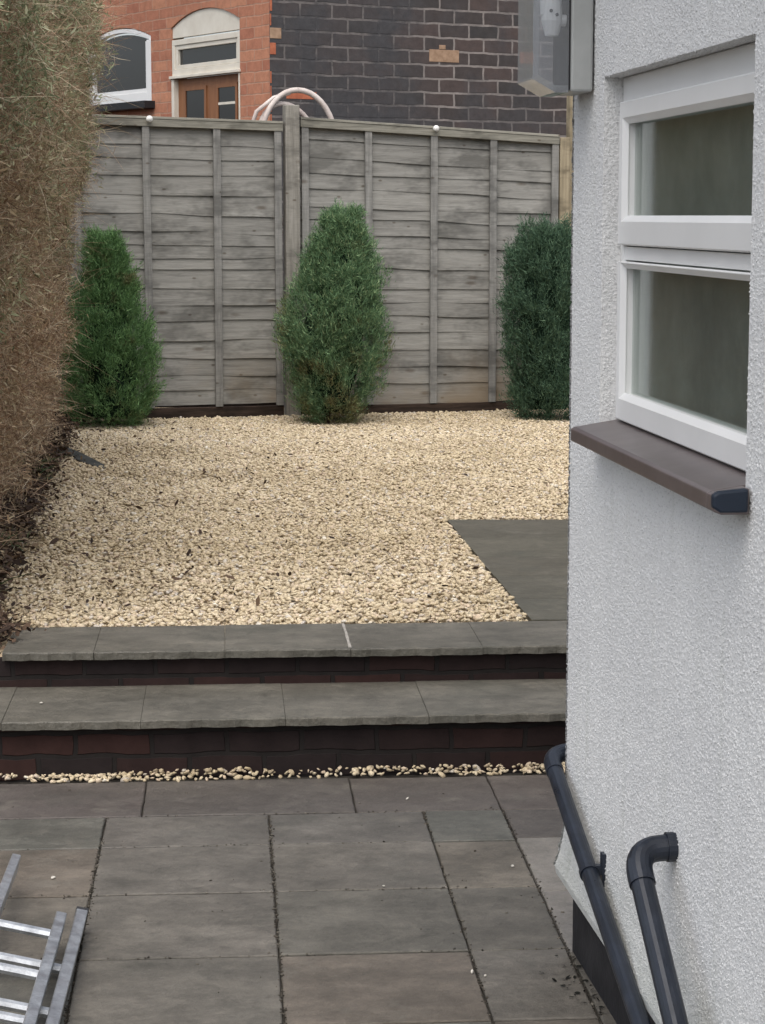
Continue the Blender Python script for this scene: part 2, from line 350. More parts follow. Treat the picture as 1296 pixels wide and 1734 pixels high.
# soil bed under the hedge, lumpy
nx, ny = 40, 150
X, Y = np.meshgrid(np.linspace(0, 1, nx), np.linspace(6.60, 15.0, ny))
ex = edge_x(Y) + .05*(vnoise(Y*4, Y*0+3.3, 2)-.5) + .02
XX = ex - X*1.9
ramp = np.clip((Y-6.55)/.25, 0, 1)*1.0
base = ZP - .02 + ramp*(ZT2 - ZP - .02)
ZZ = base + .10*np.clip(X*3, 0, 1)*vnoise(XX*3, Y*3, 5) + .035*(vnoise(XX*14, Y*14, 6)-.3) - .035*np.exp(-X*9)
V = np.stack([XX, Y, ZZ], -1).reshape(-1, 3)
idx = np.arange(nx*ny).reshape(ny, nx)
F = np.stack([idx[:-1,:-1], idx[1:,:-1], idx[1:,1:], idx[:-1,1:]], -1).reshape(-1, 4)
tag(npmesh('soil', V, F, SOIL, smooth=True), kind='structure')

# ------------------------------------------------------------------ paving slabs
pv = empty('paving', (0,0,0), PA); tag(pv, kind='structure')
g = MB(); g.box(-5, 3, -3, 6.275, -.055, ZP-.012); g.build('joint_bed', JOINT, pv)
def slab(mb, x0, x1, y0, y1, z, th=.03, gap=.0026, j=.0014, gy=None):
    gy = gap*1.9 if gy is None else gy
    r = lambda: random.uniform(-j, j)
    n = 7
    ring = []
    for k in range(n): ring.append((x0+gap+(x1-x0-2*gap)*k/n, y0+gy+r()))
    for k in range(n): ring.append((x1-gap+r(), y0+gy+(y1-y0-2*gy)*k/n))
    for k in range(n): ring.append((x1-gap-(x1-x0-2*gap)*k/n, y1-gy+r()))
    for k in range(n): ring.append((x0+gap+r(), y1-gy-(y1-y0-2*gy)*k/n))
    dz = random.uniform(-.0012, .0012); tx = random.uniform(-.002, .002); ty = random.uniform(-.002, .002)
    cx, cy = (x0+x1)/2, (y0+y1)/2; m = len(ring); b = .003
    def zz(x, y): return z + dz + tx*(x-cx) + ty*(y-cy)
    top = [(cx+(x-cx)*(1-2*b/(x1-x0)), cy+(y-cy)*(1-2*b/(y1-y0)), zz(x, y)) for x, y in ring]
    mid = [(x, y, zz(x, y)-b) for x, y in ring]; bot = [(x, y, z-th) for x, y in ring]
    mb.add(top+mid+bot, [tuple(range(m))] + [(m+i, m+(i+1)%m, (i+1)%m, i) for i in range(m)] + [(2*m+i, 2*m+(i+1)%m, m+(i+1)%m, m+i) for i in range(m)])
cols = [-3.3, -2.87, -2.44, -2.01, -1.58, -1.19, -.77, -.341, .103, .528, .747]
rows = [5.835, 5.54, 5.14, 4.677, 4.25, 3.82, 3.39, 2.96, 2.53, 2.10, 1.67]
g = MB()
for i in range(len(cols)-1):
    for k in range(len(rows)-1):
        y1, y0 = rows[k], rows[k+1]
        if i <= 6: y1 -= .012*(i % 2); y0 -= .012*(i % 2)
        slab(g, cols[i], cols[i+1], y0, y1, ZP)
g.build('slab', SLAB, pv)
g = MB()                                     # back row against the steps and the strip beside the house
for x0, x1 in [(-3.0,-2.4),(-2.4,-1.8),(-1.8,-1.25),(-1.25,-.705),(-.705,-.244),(-.244,.343),(.343,.747),(.747,1.6)]:
    slab(g, x0, x1, 5.837, 6.21, ZP, gap=.002)
slab(g, .749, 1.6, 5.56, 5.835, ZP, gap=.002)
g.build('brown_slab', SLABR, pv)
g = MB()
for y0, y1 in [(5.1,5.558),(4.66,5.1)]: slab(g, .749, 1.3, y0, y1, ZP, gap=.0015)
g.build('pale_slab', PALES, pv)
g = MB()
for y0, y1 in [(4.2,4.66),(3.7,4.2),(3.2,3.7),(2.7,3.2),(2.2,2.7)]: slab(g, .749, 1.3, y0, y1, ZP, gap=.003)
g.build('slab', SLAB, pv)

# ------------------------------------------------------------------ steps
st = empty('garden_steps', (*PF(0, 6.5), ZP), PA)
tag(st, 'two low stone slab steps with dark brick risers up to the gravel', 'steps')
def riven_tread(x0, x1, y0, y1, z, th, front=True):
    mb = MB(); n = 26
    fr = [(x0 + (x1-x0)*k/n, y0 + .004*sin(k*.9+x0*9) + random.uniform(-.0018, .0018)) for k in range(n+1)]
    fr[0] = (x0, fr[0][1]); bk = [(x1, y1), (x0, y1)]
    top = [(x, y+.0025, z + random.uniform(-.0006,.0006)) for x, y in fr]; m1 = [(x, y, z-.004) for x, y in fr]
    m2 = [(x, y+random.uniform(-.001,.0015), z-th) for x, y in fr]
    vs = top + m1 + m2 + [(x1,y1,z),(x0,y1,z),(x1,y1,z-th),(x0,y1,z-th)]; N = n+1; t = 3*N
    fs = [tuple(range(N)) + (t, t+1)]
    for k in range(n): fs += [(N+k, N+k+1, k+1, k), (2*N+k, 2*N+k+1, N+k+1, N+k)]
    fs += [(t+1, 0, N, 2*N, t+3), (N-1, t, t+2, 3*N-1, 2*N-1), tuple([t+3, t+2] + [3*N-1-k for k in range(N)])]
    mb.add(vs, fs); return mb
R0 = 6.5; dz = -ZP
xs_top = [-.70, -.42, -.015, .375, .79, 1.2, 1.62, 2.1]; xs_low = [-1.7, -1.12, -.66, -.26, .16, .58, 1.02, 1.45, 1.9]
def steprow(xs, y0, y1, z, name):
    for k in range(len(xs)-1):
        o = riven_tread(xs[k]+.0006, xs[k+1]-.0006, y0-R0+random.uniform(-.003,.003), y1-R0, z+dz+random.uniform(-.001,.001), .025).build(name, COPE, st)
steprow(xs_top, 6.675, 7.095, ZT2+.004, 'coping_slab')
steprow(xs_low, 6.235, 6.71, ZT1, 'tread_slab')
g = MB(); g.box(-1.8, 2.1, 6.708-R0, 6.748-R0, ZT1+dz-.02, ZT2+dz-.0215); g.build('riser', STEPB, st)
g = MB(); g.box(-1.8, 2.1, 6.272-R0, 6.70-R0, ZP+dz-.04, ZT1+dz-.0255); g.build('riser', STEPB, st)
g = MB()                                     # white mortar in one coping joint
for k in range(6):
    y = 6.69-R0+k*.066; g.box(.3725-.002+random.uniform(-.002,.001), .3775+random.uniform(0,.002), y, y+.07, ZT2+dz-.02, ZT2+dz+.006)
a = M('old_mortar', .9, .1); a.color((.33,.31,.28)); g.build('mortar', a.m, st)

# terrace patio beside the gravel
g = MB()
def patio_poly(p): 
    g.prism(p, ZT2-.03, ZT2+.006, 'z')
A_, B_ = (.495,7.165), (.285,9.585)
def along(t): return (A_[0]+(B_[0]-A_[0])*t, A_[1]+(B_[1]-A_[1])*t)
rowsT = [0, .17, .37, .56, .78, 1.0]
for k in range(5):
    a0, a1 = along(rowsT[k]), along(rowsT[k+1]); xj = .62 + .1*((k*7) % 3)
    y0, y1 = a0[1]+.0015, a1[1]-.0015
    g.prism([(a0[0]+random.uniform(-.004,.004), y0), (a0[0]+xj, y0), (a1[0]+xj, y1), (a1[0]+random.uniform(-.004,.004), y1)], ZT2-.03, ZT2+.006, 'z')
    g.prism([(a0[0]+xj+.003, y0), (2.2, y0), (2.2, y1), (a1[0]+xj+.003, y1)], ZT2-.03, ZT2+.006, 'z')
tag(g.build('patio', PATIO), kind='structure')

# ------------------------------------------------------------------ gravel stones
phi = (1+5**.5)/2
ICO = np.array([(-1,phi,0),(1,phi,0),(-1,-phi,0),(1,-phi,0),(0,-1,phi),(0,1,phi),(0,-1,-phi),(0,1,-phi),(phi,0,-1),(phi,0,1),(-phi,0,-1),(-phi,0,1)], float)
ICO /= np.linalg.norm(ICO[0])
ICF = np.array([(0,11,5),(0,5,1),(0,1,7),(0,7,10),(0,10,11),(1,5,9),(5,11,4),(11,10,2),(10,7,6),(7,1,8),(3,9,4),(3,4,2),(3,2,6),(3,6,8),(3,8,9),(4,9,5),(2,4,11),(6,2,10),(8,6,7),(9,8,1)])
def rotm(n, tilt):
    az = RNG.uniform(0, 2*pi, n); tx = RNG.normal(0, tilt, n); ty = RNG.normal(0, tilt, n)
    ca, sa, cx, sx, cy, sy = np.cos(az), np.sin(az), np.cos(tx), np.sin(tx), np.cos(ty), np.sin(ty); o = np.zeros(n); e = np.ones(n)
    Rz = np.stack([ca,-sa,o, sa,ca,o, o,o,e], -1).reshape(n,3,3)
    Rx = np.stack([e,o,o, o,cx,-sx, o,sx,cx], -1).reshape(n,3,3)
    Ry = np.stack([cy,o,sy, o,e,o, -sy,o,cy], -1).reshape(n,3,3)
    return Rz @ Rx @ Ry
def stones(name, P, size, mat, tilt=.45):
    n = len(P)
    sh = ICO[None] * RNG.uniform(.72, 1.18, (n, 12, 1))
    s = RNG.lognormal(0, .25, (n, 1)) * size
    dims = np.concatenate([s*RNG.uniform(.9, 1.45, (n,1)), s*RNG.uniform(.6, .95, (n,1)), s*RNG.uniform(.38, .65, (n,1))], 1)
    Vv = np.einsum('nij,nkj->nki', rotm(n, tilt), sh*dims[:, None, :]) + P[:, None, :]
    F = (ICF[None] + (np.arange(n)*12)[:, None, None]).reshape(-1, 3)
    return npmesh(name, Vv.reshape(-1, 3), F, mat)
def patio_left(y): return np.where(y < 9.585, A_[0] + (B_[0]-A_[0])*(y-A_[1])/(B_[1]-A_[1]), 99)
n = 250000
Y = RNG.uniform(7.03, 15.3, n); X = RNG.uniform(-2.25, 2.0, n)
front = 7.10 + X*tan(PA) + .02
fy = 14.72 + (X+.61)*tan(radians(15))        # fence line
exn = edge_x(Y) + .10*(vnoise(Y*3.1, Y*0, 8)-.5) + .05*(vnoise(Y*14, Y*0+2, 9)-.5)
spill = RNG.exponential(.05, n)
keep = (Y > front) & (Y < fy-.03) & (X > exn - spill*(RNG.random(n) < .5)) & (X < .205*Y+.1) & (X < patio_left(Y)-.012)
X, Y = X[keep], Y[keep]
Z = ZT2 - .012 + RNG.uniform(0, .022, len(X)) + .014*(vnoise(X*2.2, Y*2.2, 3)-.5)
P = np.stack([X, Y, Z], -1)
tag(stones('gravel', P, .0091, STONE, .33), 'golden beige stone chippings spread over the terrace', 'gravel', kind='stuff')
n = 800                                     # the thin line of chippings caught at the foot of the bottom step
x = RNG.uniform(-1.25, 1.0, n); yy = np.clip(6.268 - np.abs(RNG.normal(0, .032, n)) - .006, 6.203, 9); zz = ZP + .006 + RNG.uniform(0, .016, n)*(yy > 6.235)*np.clip(vnoise(x*7, x*0, 4)*1.6, .2, 1)
kk = np.clip(vnoise(x*5, x*0+1, 14)*2.2-.2, .35, 1) > RNG.random(n); x, yy, zz = x[kk], yy[kk], zz[kk]
P = np.stack([x*cos(PA)-yy*sin(PA), x*sin(PA)+yy*cos(PA), zz], -1)
tag(stones('gravel', P, .0078, STONE), 'thin line of stone chippings along the foot of the bottom step', 'gravel', kind='stuff')
LP = [(690,1352),(800,1645),(822,1652),(868,1466),(90,1486),(70,1190),(650,1500)]
def on_plane(px, py, z):
    xc=(px-648)/3700; yc=(867-py)/3700; th=math.atan(502/3700); d=cos(th)+yc*sin(th)
    v=(-sin(th)+yc*cos(th))/d; yy=(z-EYE)/v; return (xc/d*yy, yy, z)
P = np.array([on_plane(px, py, ZP+.004 if py > 1300 else ZT1+.004) for px, py in LP])
a = M('white_chip', .8, .2); a.color((.55,.52,.46))
tag(stones('stray_chippings', P, .0055, a.m, .2), 'a few stray pale stone chips lying loose on the slabs', 'stone chips', kind='stuff')

# leaf litter
def litter(name, P, size, mat, label, flat=.5):
    n = len(P); R = rotm(n, flat); s = size*RNG.lognormal(0, .35, (n,1,1))
    q = np.array([(-1,0,0),(-.3,-.45,.12),(.5,-.4,.05),(1.1,0,.2),(.4,.42,.05),(-.4,.4,.1)], float)
    V = np.einsum('nij,nkj->nki', R, q[None]*s) + P[:, None, :]
    F = (np.array([(0,1,5),(1,2,4),(1,4,5),(2,3,4)])[None] + (np.arange(n)*6)[:, None, None]).reshape(-1, 3)
    return tag(npmesh(name, V.reshape(-1,3), F, mat), label, 'leaf litter', kind='stuff')
n = 15000
Y = RNG.uniform(6.68, 14.2, n); X = edge_x(Y) - .01 + RNG.normal(0, .04, n) - RNG.exponential(.28, n)
k = X > -3.0; X, Y = X[k], Y[k]
base = ZP + np.clip((Y-6.55)/.35, 0, 1)*(ZT2-ZP) + .02 + .05*np.clip((edge_x(Y)-X)*2.5, 0, 1)
P1_ = np.stack([X, Y, base + RNG.uniform(0, .03, len(X))], -1)
n = 1300
Y = 7.2 + 7.0*RNG.random(n)**1.1; X = edge_x(Y) + RNG.exponential(.75, n) + .02
k = (X < patio_left(Y)-.05) & (X < .19*Y) & (Y > 7.16+X*.07); P2_ = np.stack([X[k], Y[k], np.full(k.sum(), ZT2+.023)], -1)
n = 900                                     # heap of leaves at the left end of the top step
P3_ = np.stack([RNG.normal(-1.27, .06, n), RNG.normal(6.86, .17, n), ZT2 + RNG.uniform(-.01, .05, n)], -1)
P3_[:, 2] = np.where(P3_[:, 1] < 6.75, ZT2 - (6.75-P3_[:, 1])*1.0, P3_[:, 2]); P3_[:, 2] = np.maximum(P3_[:, 2], ZP+.01)
litter('leaf_litter', np.concatenate([P1_, P3_]), .0115, DEAD, 'brown dead leaves and twigs on the dark soil under the hedge')
litter('leaf_litter', P2_, .0085, DEAD, 'scattered dark leaf fragments lying on the gravel')

n = 1700                                    # grit and crumbs caught in the slab joints and blown over the slabs
jx = RNG.choice([-.77, -.341, -.341, .103, .103, .528, .747], n) + RNG.normal(0, .0045, n); jy = RNG.uniform(4.0, 5.83, n)
kk = RNG.random(n) < .22; jy[kk] = RNG.choice([5.835, 5.54, 5.14, 4.677], kk.sum()) + RNG.normal(0, .006, kk.sum()); jx[kk] = RNG.uniform(-1.2, .75, kk.sum())
kk = RNG.random(n) < .12; jx[kk] = RNG.uniform(-1.2, .9, kk.sum()); jy[kk] = RNG.uniform(4.0, 6.2, kk.sum())
kk = (vnoise(jx*6, jy*3.5, 95) > .40) | (RNG.random(n) < .25); jx, jy = jx[kk], jy[kk]
a = M('joint_grit', .95, .1); a.color(a.ramp(a.island(), [(0, (.03,.026,.022)), (.6, (.075,.065,.052)), (1, (.16,.145,.12))]))
tag(stones('joint_grit', np.stack([jx*cos(PA)-jy*sin(PA), jx*sin(PA)+jy*cos(PA), np.full(len(jx), ZP+.0005)], -1), .0026, a.m, .3), 'fine dark grit gathered in the joints of the paving slabs', 'grit', kind='stuff')
n = 150
t_ = RNG.uniform(.0, 1.3, n); o_ = RNG.exponential(.035, n); o_ = np.minimum(o_, .12); PX = HC[0] + t_*cos(HA) - (-o_+.012)*sin(HA); PY = HC[1] + t_*sin(HA) + (-o_+.012)*cos(HA)
keep = vnoise(t_*9, t_*0, 91) > .42
P4_ = np.stack([PX, PY, np.full(n, ZP+.004)], -1)[keep]
a = M('black_moss', .95, .1); a.color((.014,.014,.012))
tag(litter('moss_crumbs', P4_, .0048, a.m, 'crumbs of black moss on the slabs along the foot of the black plinth', .4), cat='moss')
# membrane flap sticking out of the gravel
m = [on_plane(px, py, ZT2) for px, py in ((60,748),(100,760),(140,774),(185,793))]
g = MB()
for k in range(3):
    (x0,y0,_),(x1,y1,_) = m[k], m[k+1]; h0 = [.035,.03,.022,.008][k]; h1 = [.035,.03,.022,.008][k+1]
    g.add([(x0,y0,ZT2-.01),(x1,y1,ZT2-.01),(x1,y1,ZT2+h1),(x0,y0,ZT2+h0),(x0-.03,y0-.16,ZT2+.012),(x1-.03,y1-.10,ZT2+.012)],
          [(0,1,2,3),(3,2,5,4)])
o = g.build('membrane', MEMB); md = o.modifiers.new('s', 'SOLIDIFY'); md.thickness = .006
tag(o, 'dark strip of weed membrane poking out of the gravel beside the hedge', 'membrane')

# ------------------------------------------------------------------ white house
hs_ = empty('rendered_house', (HC[0], HC[1], 0), HA)
tag(hs_, 'white roughcast house wall with a recessed window and black plinth', 'house')
WX0, WX1, WZ0, WZ1 = .300, 1.349, 1.185, 1.882
HL, HT, HD = 6.0, 2.75, 4.5
g = MB()
prof = [(.0, HT), (.0, .34), (.003, .27), (.011, .215), (.020, .180), (.018, .163), (-.04, .163)]
# far wall and bell-cast skirt; the window side is cut below
cb = .012                                   # small radius on the corner
def ringpts(o, z): return [(-o, HD, z), (-o, cb-o, z), (-o+cb*.3, -o+cb*.3, z), (cb-o, -o, z), (HL, -o, z)]
rings = [ringpts(o, z) for o, z in prof]
for i in range(len(rings)-1):
    A, B = rings[i], rings[i+1]
    for k in range(4):
        if i == 0 and k == 3: continue
        g.quad(A[k], A[k+1], B[k+1], B[k])
def wq(x0, x1, z0, z1): g.quad((x0,0,z0),(x1,0,z0),(x1,0,z1),(x0,0,z1))
wq(cb, WX0, .34, HT); wq(WX1, HL, .34, HT); wq(WX0, WX1, .34, WZ0); wq(WX0, WX1, WZ1, HT)
D = .14
g.quad((WX0,0,WZ0),(WX0,D,WZ0),(WX0,D,WZ1),(WX0,0,WZ1)); g.quad((WX1,0,WZ0),(WX1,D,WZ0),(WX1,D,WZ1),(WX1,0,WZ1))
g.quad((WX0,0,WZ1),(WX1,0,WZ1),(WX1,D,WZ1),(WX0,D,WZ1)); g.quad((WX0,0,WZ0),(WX1,0,WZ0),(WX1,D,WZ0),(WX0,D,WZ0))
g.quad((HL,0,.34),(HL,HD,.34),(HL,HD,HT),(HL,0,HT)); g.quad((0,HD,.163),(HL,HD,.163),(HL,HD,HT),(0,HD,HT))
g.build('wall', ROUGHCAST, hs_)
# dashed pebbles under the paint, as real little lumps
def lumps(P, N, r, h):
    """P positions, N outward normals"""
    n = len(P); N = N/np.linalg.norm(N, axis=1, keepdims=True)
    up = np.tile([0,0,1.], (n,1)); up[np.abs(N[:,2]) > .9] = [1,0,0]
    A = np.cross(N, up); A /= np.linalg.norm(A, axis=1, keepdims=True); B = np.cross(N, A)
    ph = RNG.uniform(0, 2*pi, n); rr = r*RNG.lognormal(0, .3, n); V = []
    ecc = RNG.uniform(.55, 1.0, n)
    for k in range(6):
        an = 2*pi*k/6; u = rr*np.cos(an)*RNG.uniform(.8,1.2,n); v = rr*ecc*np.sin(an)*RNG.uniform(.8,1.2,n)
        uu = u*np.cos(ph)-v*np.sin(ph); vv = u*np.sin(ph)+v*np.cos(ph)
        V.append(P + A*uu[:,None] + B*vv[:,None] - N*.0008)
    V.append(P + N*(h*RNG.uniform(.6,1.3,n))[:,None])
    V = np.stack(V, 1); F = np.array([(k,(k+1)%6,6) for k in range(6)])
    return V.reshape(-1,3), (F[None] + (np.arange(n)*7)[:,None,None]).reshape(-1,3)
n = 100000
x = RNG.uniform(-.02, 1.75, n); z = RNG.uniform(.18, 2.45, n)
k = ~((x > WX0-.002) & (x < WX1+.002) & (z > WZ0-.002) & (z < WZ1+.002)); x, z = x[k], z[k]
off = lerp_profile([(.163,.018),(.18,.020),(.215,.011),(.27,.003),(.34,0)], z); x = np.maximum(x, .003-off)
P = np.stack([x, -off, z], -1); N = np.tile([0,-1.,0], (len(x),1)); N[x < .012-off] = (-.7,-.7,0)
n = 1100; yl = RNG.uniform(.002, .035, n); zl = RNG.uniform(WZ0, WZ1, n); Pr = np.stack([np.full(n, WX0), yl, zl], -1); Nr = np.tile([1.,0,0], (n,1))
n = 1500; xl = RNG.uniform(WX0, WX1, n); yl = RNG.uniform(.002, .035, n); Ph = np.stack([xl, yl, np.full(n, WZ1)], -1); Nh = np.tile([0,0,-1.], (n,1))
Vn, Fn = lumps(np.concatenate([P, Pr, Ph]), np.concatenate([N, Nr, Nh]), .0036, .0023)
npmesh('roughcast_texture', Vn, Fn, ROUGHCAST, hs_, smooth=True)
g = MB(); g.box(.0, HL-.01, .020, HD-.02, -.05, .165); g.build('plinth', PLINTH, hs_)
g = MB(); g.box(-.15, HL+.1, -.2, HD+.2, HT+.002, HT+.12); g.build('eaves', UPVC, hs_)
g = MB(); ym = HD/2; g.prism([(-.3, HT+.121), (HD+.3, HT+.121), (ym, HT+1.6)], -.2, HL+.2, 'x'); g.build('roof', SLATE, hs_)
# room behind the glass
g = MB(); X0, X1, Y0_, Y1_, Z0, Z1 = .10, 3.4, .141, 2.6, .3, 2.35
g.quad((X0,Y1_,Z0),(X1,Y1_,Z0),(X1,Y1_,Z1),(X0,Y1_,Z1)); g.quad((X0,Y0_,Z0),(X0,Y1_,Z0),(X0,Y1_,Z1),(X0,Y0_,Z1)); g.quad((X1,Y0_,Z0),(X1,Y1_,Z0),(X1,Y1_,Z1),(X1,Y0_,Z1))
g.quad((X0,Y0_,Z0),(X1,Y0_,Z0),(X1,Y1_,Z0),(X0,Y1_,Z0)); g.quad((X0,Y0_,Z1),(X1,Y0_,Z1),(X1,Y1_,Z1),(X0,Y1_,Z1))
for q in ((X0,WX0-.1,Z0,Z1),(WX1+.1,X1,Z0,Z1),(WX0,WX1,Z0,WZ0-.05),(WX0,WX1,WZ1+.05,Z1)): g.quad((q[0],Y0_,q[2]),(q[1],Y0_,q[2]),(q[1],Y0_,q[3]),(q[0],Y0_,q[3]))
g.build('room', ROOM, hs_)

def ring(mb, x0, x1, z0, z1, wl, wr, wb, wt, y0, y1, cham=.010, cd=.010):
    """window ring: flat face at y0, chamfer in to the glass line, back at y1"""
    o = [(x0,z0),(x1,z0),(x1,z1),(x0,z1)]; a = [(x0+wl-cham,z0+wb-cham),(x1-wr+cham,z0+wb-cham),(x1-wr+cham,z1-wt+cham),(x0+wl-cham,z1-wt+cham)]
    b = [(x0+wl,z0+wb),(x1-wr,z0+wb),(x1-wr,z1-wt),(x0+wl,z1-wt)]
    L = [[(p[0],y0+.003,p[1]) for p in o], [(p[0]+(.003 if p[0]==x0 else -.003), y0, p[1]+(.003 if p[1]==z0 else -.003)) for p in o],
         [(p[0],y0,p[1]) for p in a], [(p[0],y0+cd,p[1]) for p in b], [(p[0],y1,p[1]) for p in b], [(p[0],y1,p[1]) for p in o]]
    vs = [p for r in L for p in r]; fs = []
    for i in range(6):
        j = (i+1) % 6
        for k in range(4): fs.append((i*4+k, i*4+(k+1)%4, j*4+(k+1)%4, j*4+k))
    mb.add(vs, fs)
win = MB()
# fixed outer frame: four members and a transom
FX0, FX1, FZ0, FZ1 = WX0+.001, WX1-.001, WZ0+.016, WZ1-.001
ring(win, FX0, FX1, FZ0, FZ1, .030, .030, .026, .052, .038, .10, .004, .004)
win.box(FX0+.0305, FX1-.0305, .040, .10, 1.523, 1.549)
frame = win.build('window_frame', UPVC, hs_, 0)
def sash(z0, z1, wb, wt):
    s = MB(); ring(s, FX0+.022, FX1-.022, z0, z1, .040, .040, wb, wt, .026, .0375, .012, .010)
    s_o = s.build('sash', UPVC, frame)
    s = MB(); ring(s, FX0+.0315, FX1-.0315, max(z0+.004, FZ0+.027), z1-.004, .0285, .0285, max(.01, wb-.006 - (max(z0+.004, FZ0+.027)-z0-.004)), wt-.006, .0376, .075, .001, .001)
    s.build('sash', UPVC, frame)
    q = MB(); q.box(FX0+.058, FX1-.058, .050, .054, z0+wb-.006, z1-wt+.006); q.build('pane', GLASS, frame)
sash(1.552, 1.832, .058, .044)
sash(1.205, 1.520, .055, .0135)
# pale inner jamb just inside the glass
g = MB(); g.box(WX0+.056, WX0+.0605, .0755, .0915, WZ0+.02, WZ1-.01); g.build('inner_jamb', JAMB, hs_)
g = MB()  # mottled sheet added behind the panes to lift the glass from black
g.quad((WX0+.02,.092,WZ0+.02),(WX1-.02,.092,WZ0+.02),(WX1-.02,.092,WZ1-.02),(WX0+.02,.092,WZ1-.02))
a = M('backing_grey', .8, .2); a.color(a.ramp(a.noise(7, 7, .75), [(.3, (.36,.39,.40)), (.7, (.70,.72,.70))])); g.build('glass_backing', a.m, hs_)
# sill
g = MB()
sp_ = [(.045, 1.155), (.045, 1.2035), (-.052, 1.188), (-.060, 1.184), (-.060, 1.160), (-.048, 1.155)]
g.prism([(p[0], p[1]) for p in sp_], WX0+.002, WX1-.002, 'x')
g.prism([(-.0045, 1.155), (-.0045, 1.1955), (-.052, 1.188), (-.060, 1.184), (-.060, 1.160), (-.048, 1.155)], WX1-.0019, 1.386, 'x')
g.build('window_sill', SILL, hs_, .002)
g = MB(); g.prism([(-.006, 1.158), (-.006, 1.1955), (-.053, 1.191), (-.062, 1.186), (-.062, 1.166), (-.050, 1.158)], 1.372, 1.3885, 'x')
g.build('sill_end_cap', NAVY, hs_, .004)

# pipes fixed to the house wall
def arc(c, a, b, r, n=8):
    """quarter bend from centre c, starting at direction a ending at direction b"""
    a, b, c = mathutils.Vector(a), mathutils.Vector(b), mathutils.Vector(c)
    return [c + (a*cos(t*pi/2/n) + b*sin(t*pi/2/n))*r for t in range(n+1)]
p1 = empty('waste_pipe', (*HW(.0, -.04), .2), HA)
tag(p1, 'long black plastic waste pipe sloping along the white wall and round its corner', 'pipe')
A0 = mathutils.Vector((-.045, .010, .228)); A1 = mathutils.Vector((1.75, -.002, -.315))   # local to p1 (z minus .2)
d = (A1-A0).normalized()
g = MB(); g.tube([A0 + d*.055, A0+d*.5, A1], .0178, 18); g.build('pipe_run', BLACKP, p1, smooth=False)
g = MB(); bend = []
C_ = A0
for k in range(9):
    t = k/8; u = (1-t)
    p = (C_ + d*.060)*(u*u) + C_*(2*u*t) + (C_ + mathutils.Vector((0,.060,0)))*(t*t); bend.append(p)
g.tube([C_+d*.085] + bend, .0196, 18); g.build('elbow', BLACKP, p1)
g = MB(); g.tube([C_+mathutils.Vector((0,.058,0)), C_+mathutils.Vector((0,1.2,.02))], .0190, 16); g.build('pipe_run', BLACKP, p1)
for s_ in (.475, 1.35):
    b_ = A0 + d*s_
    g = MB(); g.tube([b_-d*.007, b_+d*.007], .0208, 18); g.box(b_.x-.008, b_.x+.008, b_.y, .038, b_.z-.004, b_.z+.016); g.box(b_.x-.011, b_.x+.011, .031, .040, b_.z-.028, b_.z+.040); g.build('bracket', BLACKP, p1)
p2 = empty('drain_pipe', (*HW(.96, 0), .3), HA)
tag(p2, 'short black pipe bending out of the white wall and down, nearer than the long one', 'pipe')
q0 = mathutils.Vector((.0, .02, .205)); q1 = mathutils.Vector((-.004, -.072, .200)); q2 = mathutils.Vector((.352, -.066, -.060))
dd = (q2-q1).normalized(); g = MB(); bend = [q0]
for k in range(9):
    t = k/8; u = 1-t; bend.append((q1+(q0-q1).normalized()*.045)*(u*u) + q1*(2*u*t) + (q1+dd*.055)*(t*t))
g.tube(bend + [q1+dd*.075], .0235, 18); g.build('elbow', BLACKP, p2)
g = MB(); g.tube([q1+dd*.07, q2+dd*.05], .0208, 18); g.build('pipe_run', BLACKP, p2)
g = MB(); g.tube([(.0,-.016,.2045),(.0,.004,.205)], .0265, 18); g.build('wall_collar', BLACKP, p2)

# weatherproof box near the corner, upper wall
bx = empty('weatherproof_box', (*HW(.13, 0), 1.85), HA)
tag(bx, 'grey weatherproof box with a clear cover, high on the white wall by the corner', 'electrical box')
g = MB(); g.box(-.085, .085, -.050, -.0045, .008, .36); g.build('back_box', BOXG, bx, .005)
g = MB(); g.box(-.080, .080, -.0545, -.0505, .012, .356); g.build('gasket', GASK, bx)
g = MB()
outl = [(-.055, .006), (-.082, .006), (-.128, .032), (-.128, .36), (-.055, .36)]
inn = [(-.055, .020), (-.080, .020), (-.116, .040), (-.116, .346), (-.055, .346)]
for xa in (-.085, .083): g.prism(outl, xa, xa+.002, 'x')                      # clear side plates
for k in range(4):
    a_, b_ = outl[k], outl[k+1]; c_, d_ = inn[k+1], inn[k]
    g.prism([a_, b_, c_, d_], -.0825, .0825, 'x')
g.build('clear_cover', CLEAR, bx)
g = MB(); g.prism([(-.0555,.021),(-.0795,.021),(-.0795,.09),(-.0555,.09)], -.05, .05, 'x')
th_ = [(0.0, -.090 - .028*sin(t), .205+.03*cos(t)) for t in [k*pi/10 for k in range(-2, 9)]]
g = MB(); g.tube([(.055, -.056, .150), (.055, -.085, .152), (.055, -.097, .165), (.055,-.097,.190)], .012, 12)
g.tube([(.055,-.056,.262),(.055,-.080,.268),(.055,-.100,.258),(.055,-.112,.232)], .009, 10)
g.tube([(.055,-.080,.262),(.055,-.084,.21),(.055,-.084,.150),(.055,-.084,.120)], [.012,.018,.022,.014], 14)
g.build('socket_fitting', UPVC, bx)
g = MB(); g.tube([(.074,-.078,.160),(.0785,-.078,.160)], .0035, 8); g.tube([(.074,-.090,.168),(.0785,-.090,.168)], .0035, 8); g.build('socket_holes', GASK, bx)

